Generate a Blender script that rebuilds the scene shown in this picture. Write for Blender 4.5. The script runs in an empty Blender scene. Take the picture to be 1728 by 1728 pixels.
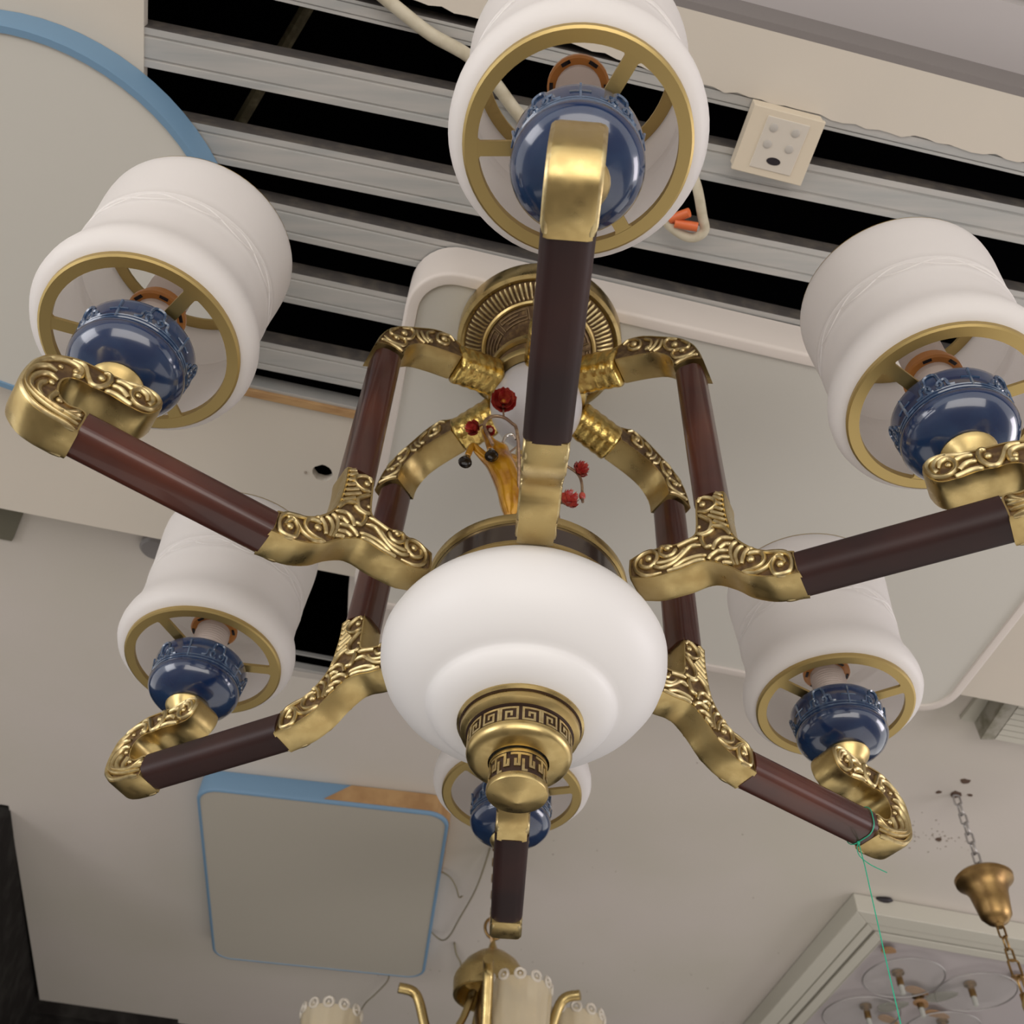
import bpy, bmesh, math, random, json
from math import sin, cos, pi, radians, sqrt, hypot, atan2
from mathutils import Vector, Matrix
from mathutils.geometry import tessellate_polygon
random.seed(7)
S = bpy.context.scene
COL = S.collection

# ------------------------------------------------------------------ camera
cam_d = bpy.data.cameras.new('camera'); cam = bpy.data.objects.new('camera', cam_d); COL.objects.link(cam)
F_PX = 1755.43
RT = Vector((0.9990464, -0.01998815, 0.03881712)); UP = Vector((-0.0401413, -0.77021562, 0.63651911)); FW = Vector((-0.01717472, 0.63747029, 0.77028349))
CP = Vector((0.0, -0.55520819, -0.5434895))
m = Matrix((RT, UP, -FW)).transposed().to_4x4(); m.translation = CP
cam.matrix_world = m
cam_d.sensor_width = 36; cam_d.lens = 36 * F_PX / 1728
cam_d.clip_start = 0.01; cam_d.clip_end = 50
cam_d.dof.use_dof = True; cam_d.dof.focus_distance = 0.72; cam_d.dof.aperture_fstop = 16
S.camera = cam

# ------------------------------------------------------------------ light
S.view_settings.view_transform = 'Standard'; S.view_settings.look = 'None'
S.view_settings.exposure = 0.0; S.view_settings.gamma = 1.0; S.view_settings.use_curve_mapping = False
W = bpy.data.worlds.new('world'); S.world = W; W.use_nodes = True
W.node_tree.nodes['Background'].inputs[0].default_value = (1.0, 0.965, 0.93, 1)
W.node_tree.nodes['Background'].inputs[1].default_value = 1.16
def area(name, loc, target, sx, sy, power, col):
    l = bpy.data.lights.new(name, 'AREA'); l.shape = 'RECTANGLE'; l.size = sx; l.size_y = sy; l.energy = power; l.color = col
    o = bpy.data.objects.new(name, l); COL.objects.link(o); o.location = loc
    o.rotation_euler = (Vector(target) - Vector(loc)).to_track_quat('-Z', 'Y').to_euler()
    return o
area('shop_light_strip', (0.3, -2.3, -1.35), (0, 0.5, 0.45), 3.0, 1.6, 50, (1.0, 0.945, 0.88))
area('shop_window_light', (-2.6, -1.6, -0.6), (0, 0, 0.1), 1.2, 1.6, 24, (0.98, 0.97, 1.0))
area('shop_light_side', (2.4, 0.2, -0.2), (0, 0, 0.2), 1.0, 0.6, 12, (1.0, 0.93, 1.0))
area('far_ceiling_fill', (0.3, 1.7, -1.55), (0.1, 1.3, 0.5), 4.0, 2.6, 26, (1.0, 0.945, 0.89))  # added unseen fill, lifts the far ceiling from below

TR={"Y":{"outline":[[0.204,-0.0293],[0.2042,-0.052],[0.1936,-0.0502],[0.1808,-0.0468],[0.1672,-0.0378],[0.1576,-0.0266],[0.1464,-0.0173],[0.1382,-0.0154],[0.1275,-0.017],[0.1162,-0.0171],[0.1057,-0.0167],[0.0962,-0.0136],[0.0879,-0.0079],[0.0887,0.0092],[0.0993,0.0138],[0.1093,0.0134],[0.1158,0.0142],[0.1236,0.0122],[0.1318,0.0135],[0.1384,0.016],[0.1402,0.0249],[0.1408,0.0321],[0.1417,0.0447],[0.1429,0.0566],[0.1529,0.0589],[0.1656,0.0532],[0.1647,0.0396],[0.1648,0.0263],[0.1661,0.0085],[0.1694,-0.0022],[0.176,-0.0122],[0.183,-0.0188],[0.1934,-0.024]],"ribs":[[[0.1809,-0.0214],[0.1904,-0.0228],[0.1981,-0.0288],[0.2006,-0.0378],[0.1983,-0.0464],[0.193,-0.0492],[0.1882,-0.0456],[0.1872,-0.0368],[0.1904,-0.0311],[0.1942,-0.0323],[0.1965,-0.0382]],[[0.1668,-0.0352],[0.1749,-0.0355],[0.1811,-0.0332],[0.1836,-0.0282],[0.1823,-0.0225],[0.1778,-0.0202],[0.1729,-0.02]],[[0.1665,-0.0367],[0.1758,-0.0396],[0.1835,-0.0374],[0.1886,-0.032],[0.1932,-0.0291],[0.1964,-0.0311]],[[0.1787,-0.0155],[0.1746,-0.0153],[0.1703,-0.0204],[0.1681,-0.0281]],[[0.173,-0.0099],[0.1676,-0.0123],[0.1648,-0.0186],[0.1655,-0.0285]],[[0.1691,-0.0038],[0.1633,-0.0079],[0.1618,-0.0164],[0.1636,-0.0277]],[[0.1663,-0.0004],[0.1583,0.0033],[0.1527,0.0002],[0.1503,-0.0065]],[[0.1637,-0.0057],[0.1597,-0.0039],[0.155,-0.0064]],[[0.1618,-0.0116],[0.1547,-0.0086],[0.1492,-0.0105],[0.1461,-0.0141]],[[0.1622,-0.019],[0.1568,-0.0161],[0.1525,-0.0165],[0.1505,-0.0185]],[[0.1629,-0.0248],[0.1583,-0.022],[0.1548,-0.0229]],[[0.146,-0.0093],[0.1376,-0.0078],[0.1287,-0.0085],[0.1212,-0.0125]],[[0.1427,0.0029],[0.1349,0.0038],[0.1289,-0.0014],[0.121,-0.0076],[0.1128,-0.0089],[0.1063,-0.0043]],[[0.1314,0.004],[0.1262,-0.0019],[0.1179,-0.0043],[0.1092,-0.0028]],[[0.1445,-0.013],[0.1369,-0.0121],[0.1263,-0.0138],[0.1166,-0.0139]],[[0.1248,0.0076],[0.1223,0.0021],[0.1176,0.0007],[0.1129,0.0053],[0.1137,0.012],[0.1177,0.0153],[0.1226,0.0116]],[[0.1123,-0.0132],[0.1017,-0.0128],[0.0945,-0.0054],[0.0937,0.0045],[0.099,0.0104],[0.1063,0.0112],[0.1102,0.006],[0.1085,-0.0011],[0.1035,-0.0047],[0.0977,-0.0006],[0.0985,0.006]],[[0.1649,0.049],[0.158,0.0561],[0.1498,0.0565]],[[0.1646,0.0441],[0.1571,0.0506]],[[0.1646,0.0384],[0.1582,0.0432]],[[0.1645,0.0325],[0.1569,0.0381]],[[0.1644,0.0266],[0.1537,0.0345]],[[0.1643,0.0208],[0.1514,0.031]],[[0.1645,0.0142],[0.1546,0.0233]],[[0.1663,0.0046],[0.1602,0.0144],[0.153,0.0188]],[[0.1419,0.0398],[0.1495,0.0365],[0.1563,0.0397],[0.1576,0.0454],[0.1543,0.0501],[0.1475,0.0535],[0.1428,0.0492]],[[0.1413,0.0357],[0.1477,0.0306],[0.152,0.0234],[0.1498,0.0149],[0.1443,0.0135],[0.1394,0.0165]],[[0.1508,-0.0008],[0.1464,-0.0011],[0.1439,0.0056],[0.1438,0.0107]],[[0.1413,0.0113],[0.1331,0.01],[0.1258,0.0081]],[[0.1534,0.0159],[0.1494,0.0127],[0.144,0.0118]]],"balls":[[0.193,-0.0378,0.0035],[0.1747,-0.0255,0.0038],[0.118,0.0102,0.0035],[0.1037,0.0046,0.0035],[0.1478,0.0459,0.0048],[0.1425,0.0224,0.0034]]},"K":{"outline":[[0.3302,-0.0543],[0.3399,-0.0556],[0.3513,-0.0552],[0.3616,-0.0525],[0.3703,-0.0444],[0.3737,-0.0379],[0.3753,-0.0265],[0.3749,-0.0124],[0.3706,0.0008],[0.3629,0.0088],[0.3539,0.0139],[0.3448,0.0154],[0.3366,0.0159],[0.3279,0.0169],[0.3179,0.0191],[0.3087,0.0217],[0.3003,0.02],[0.2956,0.0112],[0.2979,-0.0003],[0.3044,-0.0067],[0.3167,-0.0074],[0.3273,-0.0064],[0.3383,-0.008],[0.345,-0.0078],[0.3507,-0.0106],[0.3533,-0.0162],[0.3524,-0.0251],[0.3486,-0.0313],[0.3425,-0.0339],[0.336,-0.0322],[0.3307,-0.0361]],"ribs":[[[0.3308,-0.0537],[0.3405,-0.0539],[0.351,-0.0525],[0.3609,-0.0494],[0.3696,-0.0412],[0.3736,-0.0325],[0.3741,-0.0211],[0.3713,-0.0082],[0.3652,0.0002]],[[0.3319,-0.0477],[0.3427,-0.0477],[0.3529,-0.0459],[0.3624,-0.0422],[0.3691,-0.0367],[0.3721,-0.0282],[0.3712,-0.0171],[0.3661,-0.0099],[0.3596,-0.0088]],[[0.3311,-0.0426],[0.3402,-0.0439],[0.3497,-0.0425],[0.3586,-0.0406],[0.3657,-0.0368],[0.3685,-0.0295],[0.3666,-0.0207],[0.3617,-0.0166],[0.3554,-0.0177]],[[0.3309,-0.0382],[0.3384,-0.042],[0.3468,-0.0433],[0.355,-0.0419],[0.3612,-0.0371],[0.3631,-0.0301],[0.3608,-0.0243]],[[0.3353,-0.034],[0.339,-0.0402],[0.3453,-0.0442],[0.3517,-0.0422],[0.3541,-0.0372],[0.3527,-0.0306],[0.3496,-0.0285]],[[0.3696,-0.002],[0.3612,0.004],[0.3538,0.006],[0.3483,0.0037],[0.3472,-0.0034],[0.3513,-0.0051]],[[0.357,0.0111],[0.3482,0.0094],[0.3433,0.0009],[0.3386,-0.005],[0.3339,-0.0027],[0.3309,0.0047],[0.3322,0.013],[0.3366,0.0138]],[[0.3306,-0.0045],[0.3237,-0.0027],[0.3156,-0.0043],[0.3126,-0.0051]],[[0.3288,0.0048],[0.322,0.0051],[0.3165,0.0008]],[[0.3283,0.0116],[0.3215,0.0125],[0.3169,0.0111]],[[0.3274,0.0153],[0.3178,0.0185],[0.3097,0.02],[0.3017,0.0173],[0.2984,0.0111],[0.3013,0.0016],[0.3082,-0.0014],[0.3141,0.0019],[0.3163,0.0091],[0.3132,0.015],[0.3078,0.0137],[0.3054,0.0081]],[[0.3141,0.0182],[0.3065,0.0165],[0.3023,0.0098],[0.3041,0.004]]],"balls":[[0.3594,-0.003,0.0024],[0.3583,-0.0223,0.0028],[0.3489,-0.0349,0.003],[0.3504,0.0,0.0031],[0.336,0.0067,0.0036],[0.3121,0.0093,0.0028]]},"E":{"outline":[[0.1677,0.2366],[0.1547,0.2438],[0.141,0.2394],[0.1389,0.2563],[0.1283,0.2722],[0.1102,0.2807],[0.0872,0.2868],[0.0855,0.3075],[0.0957,0.3118],[0.1026,0.3153],[0.1174,0.3112],[0.1372,0.2962],[0.1505,0.2846],[0.1608,0.2683],[0.1657,0.2517]],"ribs":[[[0.1622,0.2553],[0.1555,0.2505],[0.1456,0.2526],[0.1414,0.2596],[0.1436,0.2659],[0.1502,0.2652],[0.1561,0.2633],[0.158,0.2702],[0.152,0.2801]],[[0.1483,0.2838],[0.1406,0.2894],[0.136,0.2851],[0.1378,0.2736],[0.1438,0.2677]],[[0.1347,0.2923],[0.1314,0.2817],[0.1247,0.2776]],[[0.1302,0.2948],[0.1266,0.2863],[0.1208,0.2812]],[[0.1169,0.3057],[0.1236,0.2981],[0.1226,0.2883],[0.1171,0.2858]],[[0.0965,0.3081],[0.1034,0.3125],[0.1126,0.3058],[0.1132,0.2953],[0.1081,0.2923],[0.1022,0.2979],[0.1029,0.3061]],[[0.1651,0.2467],[0.1582,0.2479],[0.148,0.2466],[0.1426,0.2443]]],"balls":[[0.1449,0.2764,0.0044],[0.1069,0.3023,0.0047],[0.1509,0.2626,0.0038],[0.1198,0.287,0.0038]]}}
# ------------------------------------------------------------------ helpers
def tagt(o, label=None, cat=None, group=None, kind=None):
    if label: o['label'] = label
    if cat: o['category'] = cat
    if group: o['group'] = group
    if kind: o['kind'] = kind
    return o

class MB:
    """collects geometry, then links it as ONE mesh object"""
    def __init__(s): s.v = []; s.f = []; s.m = []
    def add(s, vs, fs, mi=0):
        b = len(s.v); s.v += [tuple(p) for p in vs]
        for f in fs: s.f.append(tuple(i + b for i in f)); s.m.append(mi)
    def box(s, c, h, M=None, mi=0):
        vs = [Vector((c[0] + x * h[0], c[1] + y * h[1], c[2] + z * h[2])) for x in (-1, 1) for y in (-1, 1) for z in (-1, 1)]
        if M: vs = [M @ p for p in vs]
        s.add(vs, [(0, 1, 3, 2), (4, 6, 7, 5), (0, 4, 5, 1), (2, 3, 7, 6), (0, 2, 6, 4), (1, 5, 7, 3)], mi)
    def hexa(s, p8, mi=0):
        s.add(p8, [(0, 1, 3, 2), (4, 6, 7, 5), (0, 4, 5, 1), (2, 3, 7, 6), (0, 2, 6, 4), (1, 5, 7, 3)], mi)
    def grid(s, rings, close=True, caps=False, mi=0):
        n = len(rings[0]); vs = [p for r in rings for p in r]; fs = []
        for i in range(len(rings) - 1):
            for j in range(n if close else n - 1):
                k = (j + 1) % n; fs.append((i * n + j, i * n + k, (i + 1) * n + k, (i + 1) * n + j))
        if caps: fs.append(tuple(range(n - 1, -1, -1))); fs.append(tuple((len(rings) - 1) * n + j for j in range(n)))
        s.add(vs, fs, mi)
    def lathe(s, prof, n=48, C=None, mi=0, caps=False, scal=None):
        """C(z) -> centre of the circle at height z"""
        C = C or (lambda z: Vector((0, 0, z)))
        rings = []
        for q in prof:
            c = C(q[1]); rings.append([c + Vector((q[0] * cos(2 * pi * j / n), q[0] * sin(2 * pi * j / n), 0)) for j in range(n)])
        s.grid(rings, True, caps, mi)
    def tube(s, pts, r, n=6, mi=0, closed=False, flat=1.0, nrm=None):
        pts = [Vector(p) for p in pts]; N = len(pts)
        if N < 2: return
        rr = r if isinstance(r, (list, tuple)) else [r] * N
        rings = []; up = Vector((0.13, 0.27, 0.95)) if nrm is None else Vector(nrm)
        for i, p in enumerate(pts):
            a = pts[(i - 1) % N] if closed else pts[max(i - 1, 0)]; b = pts[(i + 1) % N] if closed else pts[min(i + 1, N - 1)]
            t = (b - a).normalized(); x = t.cross(up)
            if x.length < 1e-5: x = t.cross(Vector((1, 0, 0)))
            x.normalize(); y = x.cross(t).normalized()
            if nrm is None: up = y
            rings.append([p + x * (rr[i] * cos(2 * pi * j / n)) + y * (rr[i] * flat * sin(2 * pi * j / n)) for j in range(n)])
        if closed: rings.append(rings[0]); s.grid(rings, True, False, mi)
        else: s.grid(rings, True, True, mi)
    def ball(s, c, r, nu=10, nv=6, mi=0, sc=(1, 1, 1)):
        c = Vector(c); rings = []
        for i in range(nv + 1):
            a = pi * i / nv; k = max(sin(a), 1e-3)
            rings.append([c + Vector((r * sc[0] * k * cos(2 * pi * j / nu), r * sc[1] * k * sin(2 * pi * j / nu), -r * sc[2] * cos(a))) for j in range(nu)])
        s.grid(rings, True, True, mi)
    def build(s, name, mats, parent=None, smooth=None, warp=None, bevel=None, **tg):
        vs = [Vector(p) for p in s.v]
        if warp: vs = [warp(p) for p in vs]
        c = Vector((0, 0, 0))
        lo = Vector([min(p[i] for p in vs) for i in range(3)]); hi = Vector([max(p[i] for p in vs) for i in range(3)]); c = (lo + hi) / 2
        me = bpy.data.meshes.new(name); me.from_pydata([tuple(p - c) for p in vs], [], s.f)
        if not isinstance(mats, (list, tuple)): mats = [mats]
        for mm in mats: me.materials.append(mm)
        if len(mats) > 1:
            for p, i in zip(me.polygons, s.m): p.material_index = i
        bm = bmesh.new(); bm.from_mesh(me); bmesh.ops.recalc_face_normals(bm, faces=bm.faces); bm.to_mesh(me); bm.free()
        o = bpy.data.objects.new(name, me); COL.objects.link(o)
        if parent:
            o.parent = parent; o.location = c - WL[parent.name]
        else: o.location = c
        WL[o.name] = c
        if smooth is not None:
            me.shade_smooth()
            try: me.set_sharp_from_angle(angle=radians(smooth))
            except Exception: pass
        if bevel:
            b = o.modifiers.new('bevel', 'BEVEL'); b.width = bevel; b.segments = 2; b.limit_method = 'ANGLE'
        return tagt(o, **tg)
WL = {}
def empty(name, loc, **tg):
    o = bpy.data.objects.new(name, None); COL.objects.link(o); o.location = loc; o.empty_display_size = .05
    WL[o.name] = Vector(loc); return tagt(o, **tg)
def crom(pts, k=4):
    pts = [Vector(p) for p in pts]; out = []
    for i in range(len(pts) - 1):
        a = pts[max(i - 1, 0)]; b = pts[i]; c = pts[i + 1]; d = pts[min(i + 2, len(pts) - 1)]
        for j in range(k):
            t = j / k
            out.append(.5 * ((2 * b) + (c - a) * t + (2 * a - 5 * b + 4 * c - d) * t * t + (3 * b - a - 3 * c + d) * t ** 3))
    out.append(pts[-1]); return out
def flat_slab(mb, outer, holes, z0, z1, tr, mi=0, mside=None):
    """horizontal slab, polygon with holes, tr maps (a,b,z) to the world"""
    loops = [outer] + holes
    tri = tessellate_polygon([[Vector((p[0], p[1], 0)) for p in l] for l in loops]); flat = [p for l in loops for p in l]
    for z in (z0, z1): mb.add([tr(p[0], p[1], z) for p in flat], [tuple(t) for t in tri], mi)
    for l in loops:
        n = len(l); mb.add([tr(p[0], p[1], z) for p in l for z in (z0, z1)], [(2 * i, 2 * ((i + 1) % n), 2 * ((i + 1) % n) + 1, 2 * i + 1) for i in range(n)], mi if mside is None else mside)

# ------------------------------------------------------------------ materials
def mat(name, col, rough=.5, metal=0, noise=None, bump=None, coat=0, trans=0, spec=.5, ior=1.45, sss=0, vary=None, emis=None):
    M = bpy.data.materials.new(name); M.use_nodes = True; nt = M.node_tree; P = nt.nodes['Principled BSDF']
    P.inputs['Base Color'].default_value = (*col, 1); P.inputs['Roughness'].default_value = rough; P.inputs['Metallic'].default_value = metal
    P.inputs['Coat Weight'].default_value = coat; P.inputs['Coat Roughness'].default_value = .08
    P.inputs['Transmission Weight'].default_value = trans; P.inputs['IOR'].default_value = ior; P.inputs['Specular IOR Level'].default_value = spec
    tc = nt.nodes.new('ShaderNodeTexCoord')
    def nz(scale, det=3, stretch=None):
        n = nt.nodes.new('ShaderNodeTexNoise'); n.inputs['Scale'].default_value = scale; n.inputs['Detail'].default_value = det
        if stretch:
            mp = nt.nodes.new('ShaderNodeMapping'); mp.inputs['Scale'].default_value = stretch
            nt.links.new(tc.outputs['Object'], mp.inputs['Vector']); nt.links.new(mp.outputs['Vector'], n.inputs['Vector'])
        else: nt.links.new(tc.outputs['Object'], n.inputs['Vector'])
        return n
    if noise:  # (scale, second colour, low, high[, stretch])
        n = nz(noise[0], 5, noise[4] if len(noise) > 4 else None); r = nt.nodes.new('ShaderNodeMapRange')
        r.inputs['From Min'].default_value = noise[2]; r.inputs['From Max'].default_value = noise[3]
        nt.links.new(n.outputs['Fac'], r.inputs['Value'])
        mx = nt.nodes.new('ShaderNodeMix'); mx.data_type = 'RGBA'; mx.inputs['A'].default_value = (*col, 1); mx.inputs['B'].default_value = (*noise[1], 1)
        nt.links.new(r.outputs['Result'], mx.inputs['Factor']); nt.links.new(mx.outputs['Result'], P.inputs['Base Color'])
    if vary:
        n = nz(vary[0]); r = nt.nodes.new('ShaderNodeMapRange'); r.inputs['To Min'].default_value = vary[1]; r.inputs['To Max'].default_value = vary[2]
        r.inputs['From Min'].default_value = .35; r.inputs['From Max'].default_value = .65
        nt.links.new(n.outputs['Fac'], r.inputs['Value']); nt.links.new(r.outputs['Result'], P.inputs['Roughness'])
    if bump:
        n = nz(bump[0], 4, bump[3] if len(bump) > 3 else None); b = nt.nodes.new('ShaderNodeBump'); b.inputs['Strength'].default_value = bump[1]; b.inputs['Distance'].default_value = bump[2]
        nt.links.new(n.outputs['Fac'], b.inputs['Height']); nt.links.new(b.outputs['Normal'], P.inputs['Normal'])
    return M
BRASS = mat('antique_brass', (.54, .415, .185), .34, 1, noise=(45, (.45, .32, .13), .42, .78), vary=(90, .26, .42))
BRASSR = mat('brass_relief', (.60, .49, .26), .38, 1, noise=(220, (.42, .29, .13), .45, .8))
PATINA = mat('dark_patina', (.13, .080, .045), .5, .7, noise=(180, (.30, .20, .09), .45, .75))
PATD = mat('near_black_patina', (.055, .032, .024), .45, .6)
GOLD = mat('satin_gold', (.50, .375, .155), .45, 1, bump=(900, .08, .0002))
HAMMER = mat('hammered_brass', (.68, .50, .16), .26, 1, noise=(120, (.44, .28, .08), .45, .7), bump=(170, .5, .002))
WOOD = mat('dark_red_wood', (.050, .014, .010), .33, 0, noise=(14, (.090, .024, .013), .40, .68, (1, 1, 1)), coat=.35, bump=(90, .05, .0005), spec=.5)
WOODD = mat('near_black_wood', (.020, .010, .010), .48, 0, noise=(14, (.036, .014, .012), .4, .7), spec=.35)
OPAL = mat('opal_glass_bowl', (.73, .715, .71), .42, 0, spec=.35)
OPALS = mat('opal_glass_shade', (.90, .875, .865), .42, 0, spec=.35)
_n = OPALS.node_tree; _t = _n.nodes.new('ShaderNodeBsdfTranslucent'); _t.inputs[0].default_value = (.95, .93, .91, 1); _x = _n.nodes.new('ShaderNodeMixShader'); _x.inputs[0].default_value = .42
_n.links.new(_n.nodes['Principled BSDF'].outputs[0], _x.inputs[1]); _n.links.new(_t.outputs[0], _x.inputs[2]); _n.links.new(_x.outputs[0], _n.nodes['Material Output'].inputs[0])
GLAZE = mat('blue_glaze', (.006, .020, .070), .2, 0, noise=(28, (.018, .044, .105), .42, .68), coat=1.0, spec=.6)
GLAZEL = mat('blue_glaze_worn_edge', (.030, .060, .120), .14, 0, noise=(120, (.11, .16, .25), .50, .75), coat=1.0)
PLASTER = mat('plasterboard', (.60, .54, .46), .9, 0, noise=(3, (.56, .515, .445), .35, .65), bump=(140, .05, .001))
PLASTER2 = mat('plasterboard_far', (.57, .52, .48), .9, 0, noise=(2.2, (.53, .495, .43), .35, .65), bump=(140, .05, .001))
TRAY = mat('painted_tray', (.44, .41, .405), .8)
PLEDGE = mat('torn_paper_edge', (.50, .47, .42), .95)
ZINC = mat('galvanised_steel', (.47, .455, .43), .5, .25, noise=(30, (.38, .385, .375), .35, .7, (.3, 3, 1)))
SHADEST = mat('shaded_steel_flange', (.085, .075, .070), .7, .2, noise=(60, (.14, .12, .10), .45, .7))  # channel flange faces: their shade is painted in as darker steel
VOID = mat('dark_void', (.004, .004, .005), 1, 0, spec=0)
DARKW = mat('dark_wall', (.012, .010, .009), .8, 0, noise=(20, (.03, .028, .025), .45, .7), spec=.2)
FLOORM = mat('shop_floor', (.24, .22, .20), .5)
WHITEPL = mat('white_plastic', (.63, .57, .52), .45)
ACRYL = mat('acrylic_diffuser', (.55, .53, .48), .4)
ACRYL2 = mat('acrylic_diffuser_warm', (.44, .41, .35), .35)
BLUE = mat('blue_painted_rim', (.15, .26, .38), .5)
PINE = mat('bare_pine', (.44, .27, .12), .6, 0, noise=(25, (.34, .19, .08), .4, .65, (1, 4, 1)))
CREAM = mat('cream_plastic', (.62, .54, .42), .5)
CREAMD = mat('cream_plastic_inset', (.57, .52, .45), .5)
GREYB = mat('grey_button', (.44, .41, .37), .5)
BLACKP = mat('black_plastic', (.012, .008, .012), .4)
ORANGE = mat('orange_wire_cap', (.62, .14, .045), .45)
CABLE = mat('cream_cable_sleeve', (.52, .47, .36), .7, 0, noise=(60, (.40, .35, .25), .4, .7))
CABLED = mat('olive_thin_cable', (.22, .19, .12), .6)
AMBER = mat('amber_bakelite', (.55, .22, .045), .35, coat=.3)
PORC = mat('lamp_holder_white', (.66, .57, .53), .5)
THREADM = mat('green_thread', (.02, .38, .22), .5)
DEERM = mat('gold_lacquer_yellow', (.55, .27, .012), .25, .35, noise=(55, (.30, .10, .008), .42, .66), coat=.5)
HOOF = mat('black_lacquer', (.012, .008, .006), .15, coat=.8)
RED = mat('crimson_enamel', (.36, .022, .022), .3, 0, noise=(180, (.52, .10, .06), .4, .7), coat=.4)
YEL = mat('yellow_enamel', (.62, .25, .03), .35)
TWIG = mat('bronze_twig', (.24, .15, .10), .4, .6, noise=(150, (.5, .36, .22), .45, .7))
SILV = mat('polished_silver', (.8, .77, .72), .12, 1)
CRYS = mat('pressed_glass', (.90, .80, .60), .22, trans=.62, ior=1.45, bump=(70, .3, .002))
CRYSW = mat('pressed_glass_rim', (.90, .84, .74), .10, trans=.45, ior=1.45)
AGEDB = mat('aged_brass', (.36, .23, .09), .38, 1, noise=(40, (.20, .12, .05), .4, .7))
MOULD = mat('white_moulding', (.50, .48, .41), .6)
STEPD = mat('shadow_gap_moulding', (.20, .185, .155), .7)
MOULDD = mat('grey_moulding', (.40, .375, .33), .6)
TANM = mat('tan_petal', (.34, .20, .10), .5)
CLEARG = mat('smoked_clear_disc', (.42, .42, .38), .3)
def see_through(nm, col, a, rough=.15):
    M = mat(nm, col, rough); M.node_tree.nodes['Principled BSDF'].inputs['Alpha'].default_value = a; return M
CLEARD = see_through('clear_disc_sheet', (.55, .55, .52), .10); SMOKE = see_through('smoked_leaf', (.30, .30, .25), .55)
WIRE = mat('chrome_wire', (.42, .40, .39), .3, .6)
STAIN = mat('brown_stain', (.16, .10, .06), .9)
SPOT = mat('drill_dust_stain', (.30, .255, .21), .95)
GRILLE = mat('grey_green_grille', (.34, .32, .27), .6, 0, noise=(40, (.17, .16, .11), .45, .7))
RODM = mat('rusty_hanger_rod', (.10, .085, .045), .8, 0, noise=(90, (.19, .16, .09), .45, .7))
GREENG = mat('grey_green_board', (.13, .12, .085), .7)

# ------------------------------------------------------------------ the room frame (turned 12 degrees from the chandelier)
AL = radians(12)
def rm(a, b, z): return Vector((a * cos(AL) - b * sin(AL), a * sin(AL) + b * cos(AL), z))
def rbox(mb, a0, a1, b0, b1, z0, z1, mi=0): mb.hexa([rm(a, b, z) for a in (a0, a1) for b in (b0, b1) for z in (z0, z1)], mi)

ceil = MB()
circ = lambda ca, cb, r, n=20, j=0: [(ca + (r + j * random.uniform(-1, 1)) * cos(2 * pi * i / n), cb + (r + j * random.uniform(-1, 1)) * sin(2 * pi * i / n)) for i in range(n)]
# lower sheet: left of the channels and across behind them, small drilled hole
flat_slab(ceil, [(-2.4, -1.6), (-.428, -1.6), (-.428, .192), (2.6, .192), (2.6, .457), (-2.4, .457)], [circ(-.205, .290, .0128, 18, .0008)], .48, .492, rm)
# sheet between the channels and the tray, torn paper edge
edge = [(2.6, -.273)]
a = 2.6
while a > -.42: edge.append((a, -.271 + random.uniform(-.0022, .0022) + .004 * sin(a * 9))); a -= .012
edge.append((-.428, -.262))
flat_slab(ceil, edge + [(-.428, -.326), (2.6, -.336)], [], .4795, .492, rm)
ceiling = ceil.build('ceiling', PLASTER, kind='structure')
# riser of the soffit edge
mb = MB(); rbox(mb, -2.4, 2.6, .445, .457, .492, .56); mb.build('trim_1', PLASTER, kind='structure')
# far sheet with a ragged opening
hole = [(-.36, .50), (-.150, .50), (-.152, .53), (-.150, .56), (-.146, .60), (-.141, .64), (-.137, .665), (-.130, .70), (-.127, .755), (-.125, .775), (-.36, .785)]
mb = MB(); flat_slab(mb, [(-2.4, .457), (2.6, .457), (2.6, 2.10), (-.68, 2.10), (-.692, 1.285), (-2.4, 1.285)], [hole], .56, .572, rm)
mb.build('ceiling', PLASTER2, kind='structure')
# stepped tray over the camera
mb = MB()
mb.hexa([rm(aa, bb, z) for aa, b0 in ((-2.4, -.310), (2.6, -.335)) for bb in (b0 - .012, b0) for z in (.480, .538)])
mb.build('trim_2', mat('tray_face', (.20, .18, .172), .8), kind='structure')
mb = MB(); rbox(mb, -2.4, 2.6, -.392, -.310, .538, .548); mb.build('ceiling', TRAY, kind='structure')
mb = MB(); rbox(mb, -2.4, 2.6, -.392, -.374, .548, .575); mb.build('trim_3', TRAY, kind='structure')
mb = MB(); rbox(mb, -2.4, 2.6, -.43, -.374, .575, .585); rbox(mb, -2.4, 2.6, -.43, -.41, .56, .60); mb.build('trim_4', MOULD, kind='structure')
mb = MB(); rbox(mb, -2.4, 2.6, -1.6, -.42, .60, .61); mb.build('ceiling', TRAY, kind='structure')
# dark space above the channels, closed box open at the bottom
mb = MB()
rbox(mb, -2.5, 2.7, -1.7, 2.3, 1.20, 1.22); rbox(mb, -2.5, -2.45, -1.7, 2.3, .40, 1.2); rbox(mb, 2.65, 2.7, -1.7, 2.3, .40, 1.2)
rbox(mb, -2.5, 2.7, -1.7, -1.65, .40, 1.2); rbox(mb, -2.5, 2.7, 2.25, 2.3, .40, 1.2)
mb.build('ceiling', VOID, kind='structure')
# dark walls at the far left
mb = MB(); rbox(mb, -.72, -.69, 1.30, 2.13, -1.8, .60); mb.build('wall_left', DARKW, kind='structure')
mb = MB(); rbox(mb, -2.4, 2.6, 2.103, 2.13, -1.8, .60); rbox(mb, -.70, -.36, 2.08, 2.11, .530, .60); mb.build('wall_back', DARKW, kind='structure')
mb = MB(); rbox(mb, -5, 5, -6, 5, -1.85, -1.8); mb.build('floor', FLOORM, kind='structure')
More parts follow.
